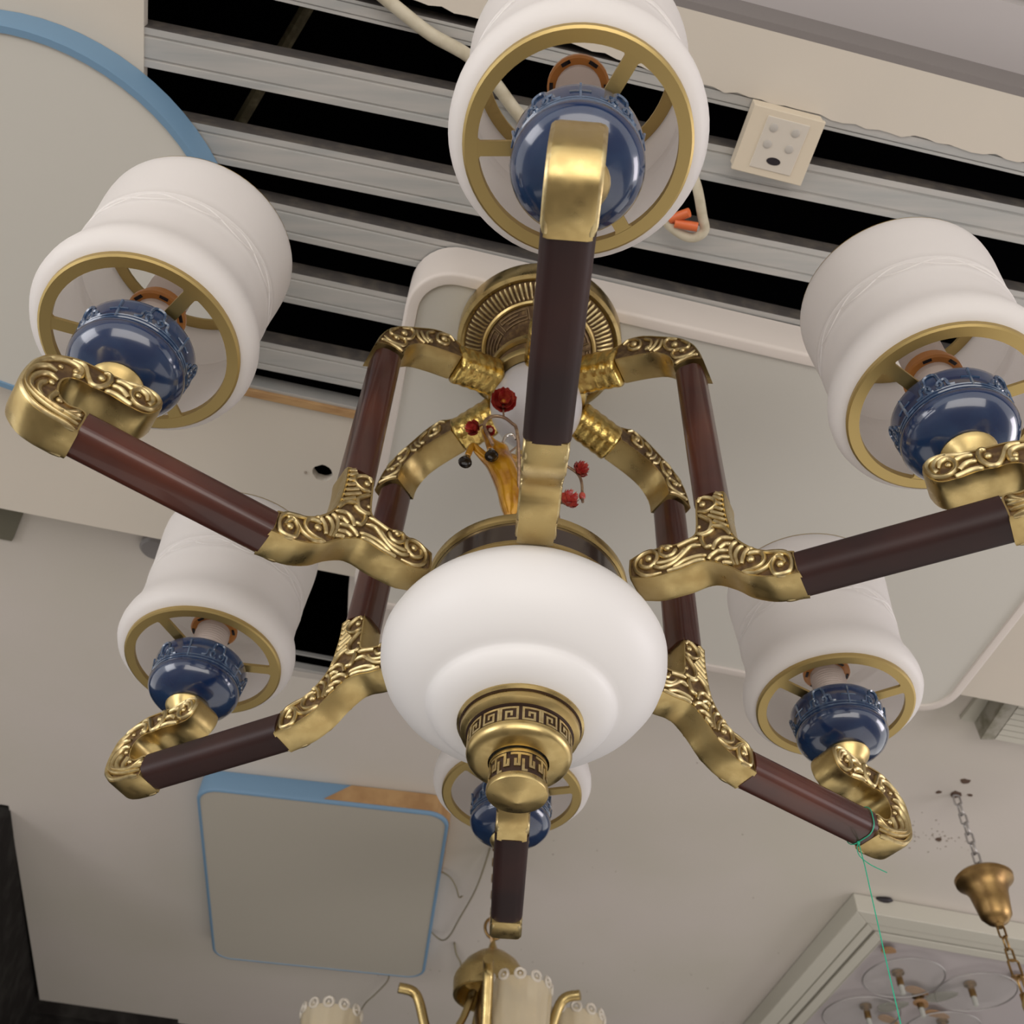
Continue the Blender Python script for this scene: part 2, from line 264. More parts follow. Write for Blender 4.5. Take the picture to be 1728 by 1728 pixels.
# timber lath at the sheet edge
mb = MB(); rbox(mb, -.428, -.14, .184, .1945, .474, .500); mb.build('trim_5', PINE, kind='structure', bevel=.001)
mb = MB(); rbox(mb, -.428, -.14, .1795, .184, .478, .50); mb.build('trim_6', ZINC, kind='structure')
# steel inside the far opening
mb = MB(); rbox(mb, -.40, -.10, .772, .800, .5725, .585); rbox(mb, -.40, -.10, .752, .7545, .585, .592); mb.build('trim_7', ZINC, kind='structure')
mb = MB(); flat_slab(mb, [(-.70, .53), (-.614, .53), (-.634, .59), (-.70, .59)], [], .554, .5595, rm); mb.build('trim_8', GREENG, kind='structure')

# ceiling channels: every one is a part of the ceiling
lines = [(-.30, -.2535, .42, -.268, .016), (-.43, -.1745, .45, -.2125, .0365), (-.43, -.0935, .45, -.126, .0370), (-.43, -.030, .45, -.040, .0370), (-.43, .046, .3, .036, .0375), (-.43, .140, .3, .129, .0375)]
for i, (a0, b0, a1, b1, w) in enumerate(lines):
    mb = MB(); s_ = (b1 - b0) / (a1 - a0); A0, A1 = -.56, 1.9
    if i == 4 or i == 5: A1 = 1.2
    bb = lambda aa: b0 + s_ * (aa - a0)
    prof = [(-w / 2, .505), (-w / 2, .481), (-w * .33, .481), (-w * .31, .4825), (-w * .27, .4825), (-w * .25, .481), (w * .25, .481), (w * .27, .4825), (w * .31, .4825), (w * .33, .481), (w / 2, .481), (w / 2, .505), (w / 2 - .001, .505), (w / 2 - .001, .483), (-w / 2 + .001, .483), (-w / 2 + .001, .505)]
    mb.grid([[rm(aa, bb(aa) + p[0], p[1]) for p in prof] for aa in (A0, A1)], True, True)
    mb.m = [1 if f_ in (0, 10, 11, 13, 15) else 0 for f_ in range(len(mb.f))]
    mb.build('ceiling_channel', [ZINC, SHADEST], ceiling)
# rusty rod above the channels
mb = MB(); mb.tube([rm(-.285, -.245, .60), rm(-.376, -.04, .60)], .007, 8); mb.build('hanger_rod', RODM, ceiling)

# stains and drilled spots on the far ceiling
def spots(name, lst, z, m_):
    mb = MB()
    for (a, b, r) in lst:
        n = 9; pts = [rm(a + r * random.uniform(.6, 1.1) * cos(2 * pi * j / n), b + r * random.uniform(.5, .9) * sin(2 * pi * j / n), z) for j in range(n)]
        top = [p + Vector((0, 0, .004)) for p in pts]; mb.grid([top, pts], True, True)
    return mb.build(name, m_, ceiling, kind='stuff')
spots('drill_spots', [(.932, .735, .010), (.972, .903, .008), (.935, .773, .013), (.905, .775, .006), (.96, .768, .006), (-.226, .294, .0005)], .5592, mat('drilled_hole_brown', (.10, .06, .04), .9))
rr_ = random.Random(5)
spots('dust_specks', [(.95 + rr_.gauss(0, .035), .90 + rr_.gauss(0, .02), rr_.uniform(.0008, .0028)) for _ in range(46)] + [(rr_.uniform(-.1, .9), rr_.uniform(.8, 1.9), rr_.uniform(.0008, .002)) for _ in range(46)], .5594, SPOT)
mb = MB(); mb.ball(rm(-.226, .294, .4795), .002, 8, 4); mb.build('drill_spot', SPOT, ceiling)

# ------------------------------------------------------------------ big rounded panel light (its underside carries the chandelier)
def rrect(a0, a1, b0, b1, r, n=7, off=0):
    out = []
    for (ca, cb, t0) in ((a1 - r, b0 + r, -90), (a1 - r, b1 - r, 0), (a0 + r, b1 - r, 90), (a0 + r, b0 + r, 180)):
        for i in range(n + 1):
            t = radians(t0 + 90 * i / n); out.append((ca + (r + off) * cos(t), cb + (r + off) * sin(t)))
    return out
def panel_light(name, a0, a1, b0, b1, r, z0, z1, msh, mdif, lip=.010, lipz=.004, rot=0, split=None, **tg):
    cx, cy = (a0 + a1) / 2, (b0 + b1) / 2
    def tr(p, z):
        x, y = p[0] - cx, p[1] - cy; return rm(cx + x * cos(rot) - y * sin(rot), cy + x * sin(rot) + y * cos(rot), z)
    t = empty(name, tr((cx, cy), z1), **tg)
    mb = MB(); P = lambda off: rrect(a0, a1, b0, b1, r, 8, off)
    mb.grid([[tr(p, z1) for p in P(0)], [tr(p, z0 + .004) for p in P(0)], [tr(p, z0 + .001) for p in P(-.0015)], [tr(p, z0) for p in P(-.004)], [tr(p, z0) for p in P(-lip)], [tr(p, z0 + lipz) for p in P(-lip - .001)]], True, False)
    mb.build('housing', msh, t, smooth=50)
    mb = MB(); mb.grid([[tr(p, z0 + lipz - .001) for p in P(-lip)], [tr(p, z1 - .001) for p in P(-lip)]], True, True); mb.build('diffuser', mdif, t)
    return t, tr, P
panel_light('ceiling_panel_light', -.141, .700, -.050, .449, .050, .42, .479, WHITEPL, ACRYL, lip=.013,
            label='large white rounded rectangular panel light behind the chandelier canopy', cat='ceiling light')
t, tr, P = panel_light('ceiling_panel_light', -.318, .128, 1.045, 1.652, .040, .520, .5595, BLUE, ACRYL2, lip=.006, lipz=.002, rot=radians(-5.6),
            label='square panel light with blue rim and a bare pine corner', cat='ceiling light')
mb = MB()   # bare pine corner of the rim
pp = rrect(-.318, .128, 1.045, 1.652, .040, 8, .0015)
seq = [(-.052, 1.045 - .0015)] + pp[0:9] + [(.128 + .0015, 1.30)]
seqb = [(-.095, 1.045 - .0015)] + pp[0:9] + [(.128 + .0015, 1.24)]
mb.grid([[tr(p, .5590) for p in seq], [tr(p, .5255) for p in seqb], [tr((p[0] - .002 * (i > 4), p[1] + .002 * (i <= 4)), .5255) for i, p in enumerate(seqb)]], False, False)
mb.build('pine_corner', PINE, t, smooth=40, label='bare pine corner of the rim')

# round lamp with blue rim
RC = (-.528, -.079)
def ringp(r, z, n=72): return [Vector((RC[0] + r * cos(2 * pi * i / n), RC[1] + r * sin(2 * pi * i / n), z)) for i in range(n)]
t = empty('disc_ceiling_light', (RC[0], RC[1], .48), label='large round ceiling light with a blue rim at the left edge', cat='ceiling light')
mb = MB(); mb.grid([ringp(.211, .4795), ringp(.2085, .452), ringp(.207, .448), ringp(.2005, .448), ringp(.200, .452)]); mb.build('rim', BLUE, t, smooth=50)
mb = MB(); mb.grid([ringp(.202, .4505), ringp(.202, .478)], True, True); mb.build('diffuser', ACRYL, t)

# ------------------------------------------------------------------ switch box hanging on the channels
t = empty('ceiling_switch_box', rm(.18, -.235, .481), label='cream plastic switch box with four buttons and a black oval window', cat='switch')
mb = MB(); tp = [(.1440, -.2672), (.2130, -.2672), (.2145, -.2055), (.1445, -.2055)]; bt = [(.143, -.268), (.214, -.268), (.2155, -.2045), (.1435, -.2045)]
mb.grid([[rm(a, b, .4795) for a, b in tp], [rm(a, b, .466) for a, b in tp], [rm(a, b, .465) for a, b in bt], [rm(a, b, .460) for a, b in bt]], True, True); mb.build('housing', CREAM, t, bevel=.0012)
mb = MB(); rbox(mb, .159, .201, -.2615, -.2115, .4592, .462); mb.build('face_plate', CREAMD, t, bevel=.0006)
for (a, b) in ((.168, -.252), (.190, -.252), (.168, -.236), (.190, -.236)):
    mb = MB(); c = rm(a, b, 0); mb.lathe([(.0001, .4584), (.0030, .4583), (.0041, .4588), (.0043, .461)], 16, lambda z: Vector((c.x, c.y, z))); mb.build('button', GREYB, t, smooth=60)
mb = MB(); n = 20; mb.grid([[rm(.180 + .0070 * cos(2 * pi * i / n), -.2215 + .0036 * sin(2 * pi * i / n), z) for i in range(n)] for z in (.4588, .461)], True, True); mb.build('window', BLACKP, t)

# cable sleeve at the top and the looped one with wire caps
mb = MB(); mb.tube(crom([rm(-.30, -.33, .474), rm(-.255, -.297, .473), rm(-.222, -.279, .472), rm(-.195, -.266, .472), rm(-.165, -.253, .472), rm(-.118, -.238, .474), rm(-.07, -.20, .478), rm(-.03, -.17, .486)], 6), .0062, 10, flat=.9)
tagt(mb.build('cable_sleeve', CABLE, smooth=60), 'cream cable sleeve lying diagonally across the channels, top left of nearest shade', 'cable')
t = empty('wire_connector', rm(.13, -.15, .47), label='looped cream cable with orange wire caps beside the nearest shade', cat='cable')
mb = MB(); mb.tube(crom([rm(.112, -.185, .482), rm(.122, -.172, .472), rm(.134, -.150, .466), rm(.141, -.136, .464), rm(.132, -.127, .462), rm(.116, -.128, .464), rm(.096, -.138, .468), rm(.08, -.155, .476)], 6), .0050, 8, flat=.6); mb.build('sleeve', CABLE, t, smooth=60)
for p0, p1 in ((rm(.104, -.138, .467), rm(.119, -.152, .461)), (rm(.109, -.137, .463), rm(.132, -.140, .459))):
    mb = MB(); mb.tube([p0, p1], .0048, 10); mb.build('wire_cap', ORANGE, t, smooth=60)

# small things along the far ceiling
mb = MB(); c = rm(-.436, .545, 0); mb.lathe([(.021, .5595), (.021, .548), (.017, .544), (.0001, .544)], 28, lambda z: Vector((c.x + .006, c.y, z)), caps=True)
tagt(mb.build('ceiling_spotlight', mat('grey_spot', (.22, .205, .20), .4), smooth=40), 'small grey round fitting half hidden by the soffit edge, above lower left shade', 'ceiling light')
t = empty('ribbed_ceiling_light', rm(.93, .39, .5595), label='pale ribbed louvre light at the right edge beside the big panel light', cat='ceiling light')
mb = MB(); mb.hexa([rm(*p) for p in ((.815, .13, .5595), (.815, .13, .520), (.865, .585, .5595), (.865, .585, .520), (.850, .13, .5595), (.850, .13, .520), (.884, .580, .5595), (.884, .580, .520))]); mb.build('side_frame', GRILLE, t)
for i in range(34):
    b = .14 + i * .013;  mb = MB(); o_ = (b - .13) * .08
    mb.hexa([rm(*p) for p in ((.852 + o_, b, .556), (.852 + o_, b, .522), (.852 + o_, b + .0115, .556), (.852 + o_, b + .0115, .522), (.96 + o_, b + .004, .556), (.96 + o_, b + .004, .526), (.96 + o_, b + .0155, .556), (.96 + o_, b + .0155, .526))])
    mb.build('louvre', MOULD, t)
mb = MB(); rbox(mb, .84, 1.02, .12, .583, .553, .5595); mb.build('back_plate', MOULD, t)

# thin cables that wander over the far ceiling
def thin(pts, label, r=.0016, name='thin_cable', m_=CABLED):
    mb = MB(); mb.tube(crom([rm(a, b, z) for a, b, z in pts], 6), r, 6); return tagt(mb.build(name, m_, smooth=60), label, 'cable')
thin([(.115, 1.256, .554), (.140, 1.262, .546), (.158, 1.29, .543), (.170, 1.322, .543), (.176, 1.318, .544)], 'thin olive cable looping from the pine corner of square light')
thin([(.142, 1.485, .552), (.168, 1.50, .545), (.180, 1.47, .541), (.186, 1.40, .541), (.196, 1.30, .545), (.197, 1.22, .550), (.196, 1.16, .557)], 'thin olive cable sagging from the right side of square light')
thin([(.078, 1.655, .555), (.088, 1.70, .545), (.070, 1.76, .538), (.055, 1.80, .535), (.05, 1.85, .54)], 'thin pale cable trailing off the lower edge of square light')
thin([(.200, 1.527, .558), (.209, 1.548, .546), (.224, 1.575, .542), (.232, 1.61, .541), (.240, 1.66, .54)], 'short dark hook wire curling out of the ceiling above the crystal chandelier', .0022)

# ------------------------------------------------------------------ moulded tray light, lower right
t = empty('moulded_ceiling_light', rm(1.4, 1.6, .5595), label='square light in stepped white moulding with clear rings and tan petals, lower right', cat='ceiling light')
def Lf(a0, b0, w, z0, z1, m_, name='frame_moulding'):
    for k in range(2):
        mb = MB()
        if k == 0: q = [(a0, b0), (2.2, b0 + .02), (2.2, b0 + .02 + w), (a0 + w * 1.0, b0 + w)]
        else: q = [(a0, b0), (a0 + w * 1.0, b0 + w), (a0 + w, 2.06), (a0, 2.06)]
        mb.grid([[rm(a, b, z1) for a, b in q], [rm(a, b, z0) for a, b in q]], True, True); mb.build(name, m_, t, bevel=.0015)
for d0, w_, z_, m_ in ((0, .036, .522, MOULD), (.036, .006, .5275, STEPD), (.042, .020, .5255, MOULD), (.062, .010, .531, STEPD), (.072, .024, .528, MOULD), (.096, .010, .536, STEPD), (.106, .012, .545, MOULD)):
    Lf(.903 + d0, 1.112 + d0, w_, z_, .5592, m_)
mb = MB(); rbox(mb, 1.02, 2.2, 1.23, 2.06, .551, .5585); mb.build('back_plate', mat('mauve_plate', (.46, .42, .42), .5), t)
def ringo(a, b, r, z, name='clear_ring', m_=WIRE):
    mb = MB(); mb.tube([rm(a + r * cos(2 * pi * i / 40), b + r * sin(2 * pi * i / 40), z) for i in range(40)], .0016, 5, closed=True); mb.build(name, m_, t, smooth=60)
    mb = MB(); mb.grid([[rm(a + (r - .001) * cos(2 * pi * i / 40), b + (r - .001) * sin(2 * pi * i / 40), zz) for i in range(40)] for zz in (z, z + .0015)], True, True); mb.build('clear_disc', CLEARD, t)
for (a, b) in ((1.117, 1.345), (1.285, 1.355), (1.105, 1.520), (1.30, 1.53)): ringo(a, b, .083, .534)
def petal(a, b, ang, L, wd, z, m_, name='petal'):
    mb = MB(); n = 18; q = []
    for i in range(n):
        u = 2 * pi * i / n; x = L * cos(u); y = wd * sin(u) * (1 - .35 * cos(u)); q.append((a + x * cos(ang) - y * sin(ang), b + x * sin(ang) + y * cos(ang)))
    mb.grid([[rm(p[0], p[1], zz) for p in q] for zz in (z, z + .003)], True, True); mb.build(name, m_, t, bevel=.0006)
petal(1.046, 1.262, .1, .016, .012, .540, TANM); petal(1.172, 1.392, .25, .030, .012, .536, TANM); petal(1.262, 1.475, .2, .032, .012, .536, TANM)
petal(1.345, 1.288, .1, .016, .012, .540, TANM); petal(1.175, 1.530, .4, .030, .012, .536, TANM)
petal(1.226, 1.390, -.75, .034, .019, .531, SMOKE); petal(1.150, 1.461, -.75, .034, .019, .531, SMOKE); petal(1.20, 1.43, .6, .022, .014, .53, TANM)
for (a, b) in ((1.110, 1.350), (1.273, 1.350), (1.195, 1.428), (1.112, 1.506), (1.30, 1.52)):
    c = rm(a, b, 0); mb = MB(); mb.lathe([(.0001, .549), (.013, .549), (.013, .544), (.007, .542), (.007, .520), (.0001, .519)], 14, lambda z: Vector((c.x, c.y, z))); mb.build('lamp_socket', [AGEDB], t, smooth=40)
    mb = MB(); mb.lathe([(.0055, .520), (.0055, .502), (.0001, .501)], 12, lambda z: Vector((c.x, c.y, z))); mb.build('socket_tip', CLEARG, t, smooth=40)
mb = MB(); mb.ball(rm(.965, 1.113, .556), .013, 10, 6, sc=(1.5, .5, .5)); mb.build('corner_clip', BLACKP, t, smooth=60)

# ------------------------------------------------------------------ chains
def chain(parent, pts, link=.021, r=.0019, wd=.0065, m_=None, name='chain_link'):
    pts = [Vector(p) for p in pts]; i = 0
    for a, b in zip(pts[:-1], pts[1:]):
        d = b - a; n = max(1, round(d.length / link)); d.normalize(); s1 = d.cross(Vector((0, 1, 0.1))).normalized(); s2 = d.cross(s1).normalized()
        st = (b - a).length / n
        for k in range(n):
            c = a + d * st * (k + .5); side = s1 if i % 2 == 0 else s2; hl = st * .62
            loop = []
            for j in range(14):
                u = 2 * pi * j / 14; loop.append(c + d * (hl * .62 * (1 if sin(u) > 0 else -1) + wd * .55 * sin(u)) * (.98) + side * wd * cos(u))
            mb = MB(); mb.tube(loop, r, 6, closed=True); mb.build(name, m_, parent, smooth=60); i += 1
HX = Vector((.7535, .950, 0))
t = empty('hanging_chain_light', (.7535, .950, .56), label='aged brass bell canopy on a steel chain at the right edge', cat='pendant light')
chain(t, [(.7535, .950, .557), (.7525, .950, .408)], .0186, .0019, .0058, WIRE)
mb = MB(); mb.lathe([(.006, .412), (.010, .408), (.040, .404), (.0455, .399), (.0445, .393), (.036, .386), (.030, .374), (.027, .355), (.024, .335), (.016, .325), (.007, .321), (.006, .316), (.0001, .316)], 40, lambda z: Vector((.7525, .950, z))); mb.build('bell_canopy', AGEDB, t, smooth=35)
chain(t, [(.7525, .950, .318), (.7525, .948, .262)], .0186, .0018, .0055, AGEDB); chain(t, [(.7525, .948, .262), (.7545, .946, .185)], .030, .0020, .0080, AGEDB)
mb = MB(); mb.lathe([(.004, .214), (.010, .207), (.014, .195), (.012, .17), (.016, .14), (.0001, .14)], 20, lambda z: Vector((.758, .946, z))); mb.build('finial', BRASS, t, smooth=40)

# ------------------------------------------------------------------ crystal chandelier under the far ceiling
cx2, cy2 = -.034, 1.17
t = empty('crystal_chandelier', (cx2, cy2, .56), label='brass chandelier with pressed glass shades cut off by the bottom edge', cat='chandelier')
Cz = lambda z: Vector((cx2, cy2, z))
chain(t, [(cx2 - .003, cy2, .572), (cx2, cy2, .425)], .0165, .0022, .0060, AGEDB)
mb = MB(); mb.tube(crom([(cx2 + .004, cy2, .571), (cx2 - .004, cy2 + .004, .50), (cx2 + .004, cy2 - .004, .45), (cx2 - .006, cy2 - .004, .415), (cx2 + .002, cy2, .35)], 6), .0028, 6); mb.build('supply_cord', mat('clear_cord', (.55, .38, .22), .3), t, smooth=60)
for rot in (.35, 1.75):
    mb = MB(); mb.tube([(cx2 + .016 * cos(u) * cos(rot) , cy2 + .016 * cos(u) * sin(rot), .402 + .019 * sin(u)) for u in [2 * pi * i / 24 for i in range(24)]], .0028, 8, closed=True); mb.build('hanging_ring', AGEDB, t, smooth=60)
mb = MB(); mb.lathe([(.003, .384), (.005, .374), (.008, .366), (.012, .360), (.028, .352), (.045, .338), (.056, .322), (.061, .314), (.063, .308), (.062, .282), (.060, .280), (.056, .281), (.050, .310), (.0001, .315)], 44, Cz); mb.build('canopy', BRASS, t, smooth=35)
mb = MB(); mb.lathe([(.012, .315), (.020, .29), (.024, .25), (.016, .20), (.022, .14), (.0001, .12)], 24, Cz); mb.build('stem', AGEDB, t, smooth=40)
for k in range(5):
    ang = radians(-163 + 72 * k)
    d = Vector((cos(ang), sin(ang), 0)); p = lambda r, z: Vector((cx2, cy2, 0)) + d * r + Vector((0, 0, z))
    mb = MB(); mb.tube(crom([p(.02, .20), p(.05, .155), p(.085, .165), p(.105, .215), p(.125, .262), p(.155, .268)][::1], 6), .0085, 8); mb.build('arm', BRASS, t, smooth=60)
    mb = MB(); mb.tube(crom([p(.03, .285), p(.045, .235), p(.075, .19), p(.12, .165)], 6), .006, 8, flat=1.6); mb.build('strap', BRASS, t, smooth=60)
def crystal(x, y, zt, r, L):
    n = 60; C = Vector((x, y, 0))
    g = MB(); prof = []
    for i in range(9):
        z = zt - L * i / 8; prof.append((r * (.80 + .20 * (1 - i / 8)), z))
    rings = [[C + Vector(((q[0] + .0014 * cos(12 * 2 * pi * j / n)) * cos(2 * pi * j / n), (q[0] + .0014 * cos(12 * 2 * pi * j / n)) * sin(2 * pi * j / n), q[1])) for j in range(n)] for q in prof]
    inner = [[C + Vector(((q[0] - .004) * cos(2 * pi * j / n), (q[0] - .004) * sin(2 * pi * j / n), q[1])) for j in range(n)] for q in prof[::-1]]
    g.grid(rings + [inner[0]] + inner[1:] + [rings[0]], True, False)
    o = g.build('glass_shade', CRYS, t, smooth=40)
    for k in range(12):
        u = 2 * pi * k / 12; c = C + Vector((r * .99 * cos(u), r * .99 * sin(u), zt + .002)); f = MB()
        tt = Vector((-sin(u), cos(u), 0))
        f.tube([c + tt * .0075 * cos(w) + Vector((0, 0, .0075 * sin(w))) for w in [2 * pi * i / 14 for i in range(14)]], .0028, 6, closed=True); f.ball(c, .0026, 8, 5)
        f.build('rosette', CRYSW, o, smooth=60)
for (sx, sy, sz) in ((.014, 1.10, .142), (.108, 1.20, .142), (-.296, 1.20, .140)):
    v0 = Vector((cx2, cy2, .19)); v1 = Vector((sx, sy, sz)); md = v0.lerp(v1, .55); md.z = .105
    mb = MB(); mb.tube(crom([v0, v0.lerp(v1, .25) - Vector((0, 0, .05)), md, v1 - Vector((0, 0, .030)), v1], 6), .0055, 8); mb.lathe([(.006, sz - .03), (.030, sz - .014), (.042, sz), (.030, sz + .003), (.0001, sz + .003)], 28, lambda z: Vector((sx, sy, z))); mb.build('shade_arm', BRASS, t, smooth=50)
crystal(.014, 1.10, .262, .052, .12); crystal(.108, 1.20, .262, .050, .12); crystal(-.296, 1.20, .250, .050, .11)
t.location.z -= .007

# ================================================================== THE CHANDELIER
FIT = dict(phi0=0.04608, twist=-0.01642)
TILT = Matrix(((0.99997944, -2.2988e-05, -0.00641295), (0, 0.99999358, -0.0035846), (0.00641299, 0.00358453, 0.99997301)))
AZ = {'T': -90, 'UL': -150, 'LL': 150, 'B': 90, 'LR': 30, 'UR': -30}
Q = {'T': (-0.00202, 0.0582, 0.01416, -0.00298, -0.0024), 'UL': (0.02302, -0.06826, 0.01291, 0.00052, -0.00401), 'LL': (0.01015, -0.03558, -0.00115, -0.00052, 0.00036),
     'B': (-0.02724, 0.02641, 0.00237, -0.0012, -0.0022), 'LR': (-0.01093, -0.00661, -0.00326, 0.00186, 0.00031), 'UR': (0.00702, 0.02584, -0.02501, -0.00104, 0.00918)}
def tilt(p): return Vector((p[0] * TILT[0][0] + p[1] * TILT[1][0] + p[2] * TILT[2][0], p[0] * TILT[0][1] + p[1] * TILT[1][1] + p[2] * TILT[2][1], p[0] * TILT[0][2] + p[1] * TILT[1][2] + p[2] * TILT[2][2]))
def arm_warp(k):
    """arm space (r, lateral, z) -> world; each arm was hung slightly out of true"""
    q = Q[k]; base = radians(AZ[k]) + FIT['phi0'] + q[0]
    def w(p):
        r, l, z = p; a = base + (q[1] + FIT['twist']) * (z + .04) / .3
        rr = r - .05; R = .05 + q[3] + rr * cos(q[2]); Z = q[4] + rr * sin(q[2]) + z
        return tilt((R * cos(a) - l * sin(a), R * sin(a) + l * cos(a), Z))
    return w
AXIS = lambda p: tilt(p)
chan = empty('chandelier', tilt((0, 0, .42)), label='six-arm brass and dark wood chandelier with white shades and blue ceramic cups', cat='chandelier')

def casting(name, T_, parent, wp, w0, w1, inset, rr=.0014, smooth=35, rim=True, **tg):
    """flat outline -> thick brass casting with scrolls standing on a dark floor on both sides"""
    ol = T_['outline']; n = len(ol)
    pts = [Vector((p[0], p[1])) for p in ol]
    area2 = sum(pts[i].x * pts[(i + 1) % n].y - pts[(i + 1) % n].x * pts[i].y for i in range(n)); sg = 1 if area2 > 0 else -1
    # smooth outline but keep corners
    sm = []
    for i in range(n):
        a, b, c, d = pts[i - 1], pts[i], pts[(i + 1) % n], pts[(i + 2) % n]
        def corner(u, v, w): return (v - u).angle(w - v, 0) > radians(62)
        kb = corner(a, b, c); kc = corner(b, c, d); A = b if kb else a; D = c if kc else d
        for j in range(3):
            t_ = j / 3; sm.append(.5 * ((2 * b) + (c - A) * t_ + (2 * A - 5 * b + 4 * c - D) * t_ * t_ + (3 * b - A - 3 * c + D) * t_ ** 3))
    pts = sm; n = len(pts)
    def off(d):
        o = []
        for i in range(n):
            e1 = (pts[i] - pts[i - 1]).normalized(); e2 = (pts[(i + 1) % n] - pts[i]).normalized(); nn = Vector((-(e1.y + e2.y), e1.x + e2.x)) * sg
            if nn.length < .3: nn = Vector((-e1.y, e1.x)) * sg
            nn.normalize(); o.append(pts[i] + nn * d)
        return o
    in1 = off(inset * .35); in2 = off(inset)
    mb = MB()
    rings = [(in2, -w1 + .0012), (in2, -w1), (in1, -w1 - .0002), (pts, -w0), (pts, w0), (in1, w1 + .0002), (in2, w1), (in2, w1 - .0012)]
    mb.grid([[Vector((p.x, l, p.y)) for p in R_] for R_, l in rings], True, False, 0)
    tri = tessellate_polygon([[Vector((p.x, p.y, 0)) for p in in2]])
    for l in (-w1 + .0012, w1 - .0012): mb.add([Vector((p.x, l, p.y)) for p in in2], [tuple(q_) for q_ in tri], 1)
    o = mb.build(name, [BRASS, PATINA], parent, smooth=smooth, warp=wp, **tg)
    def inside(x_, z_, need):
        best = None; q_ = Vector((x_, z_))
        for i in range(n):
            a, b = pts[i], pts[(i + 1) % n]; e = b - a
            if e.length < 1e-7: continue
            u = max(0, min(1, (q_ - a).dot(e) / e.length_squared)); nn = Vector((-e.y, e.x)).normalized() * sg; d_ = (q_ - (a + e * u))
            sd = d_.length * (1 if d_.dot(nn) >= 0 else -1)
            if best is None or abs(sd) < abs(best[0]): best = (sd, nn)
        if best[0] < need: q_ = q_ + best[1] * (need - best[0])
        return q_.x, q_.y
    rl = MB()
    for sgn in (-1, 1):
        lv = sgn * (w1 - .0008)
        for rib in T_['ribs']:
            ip = [inside(p[0], p[1], rr * 1.15) for p in rib]; c = crom([(p[0], lv, p[1]) for p in ip], 4); N = len(c)
            rad = [rr * (.45 + .55 * min(1, 3.2 * sin(pi * (i + .35) / (N + .2)))) for i in range(N)]
            rl.tube(c, rad, 7, 0, nrm=(0, 1, 0), flat=1.35)
        for (x_, z_, br) in T_['balls']:
            x_, z_ = inside(x_, z_, br * .85); rl.ball((x_, lv, z_), br * (.6 if (name == 'arm' and x_ < .15 and z_ > .02) else .82), 10, 7, 0, sc=(1, .95, 1))
    rl.build('scrollwork', BRASSR, o if parent is chan else parent, smooth=60, warp=wp, kind='stuff')
    return o

def rrsec(hx, hy, r, n=5):
    out = []
    for (sx, sy, t0) in ((1, -1, -90), (1, 1, 0), (-1, 1, 90), (-1, -1, 180)):
        for i in range(n + 1):
            t_ = radians(t0 + 90 * i / n); out.append((sx * (hx - r) + r * cos(t_), sy * (hy - r) + r * sin(t_)))
    return out
SEC = rrsec(.0122, .0145, .0088)

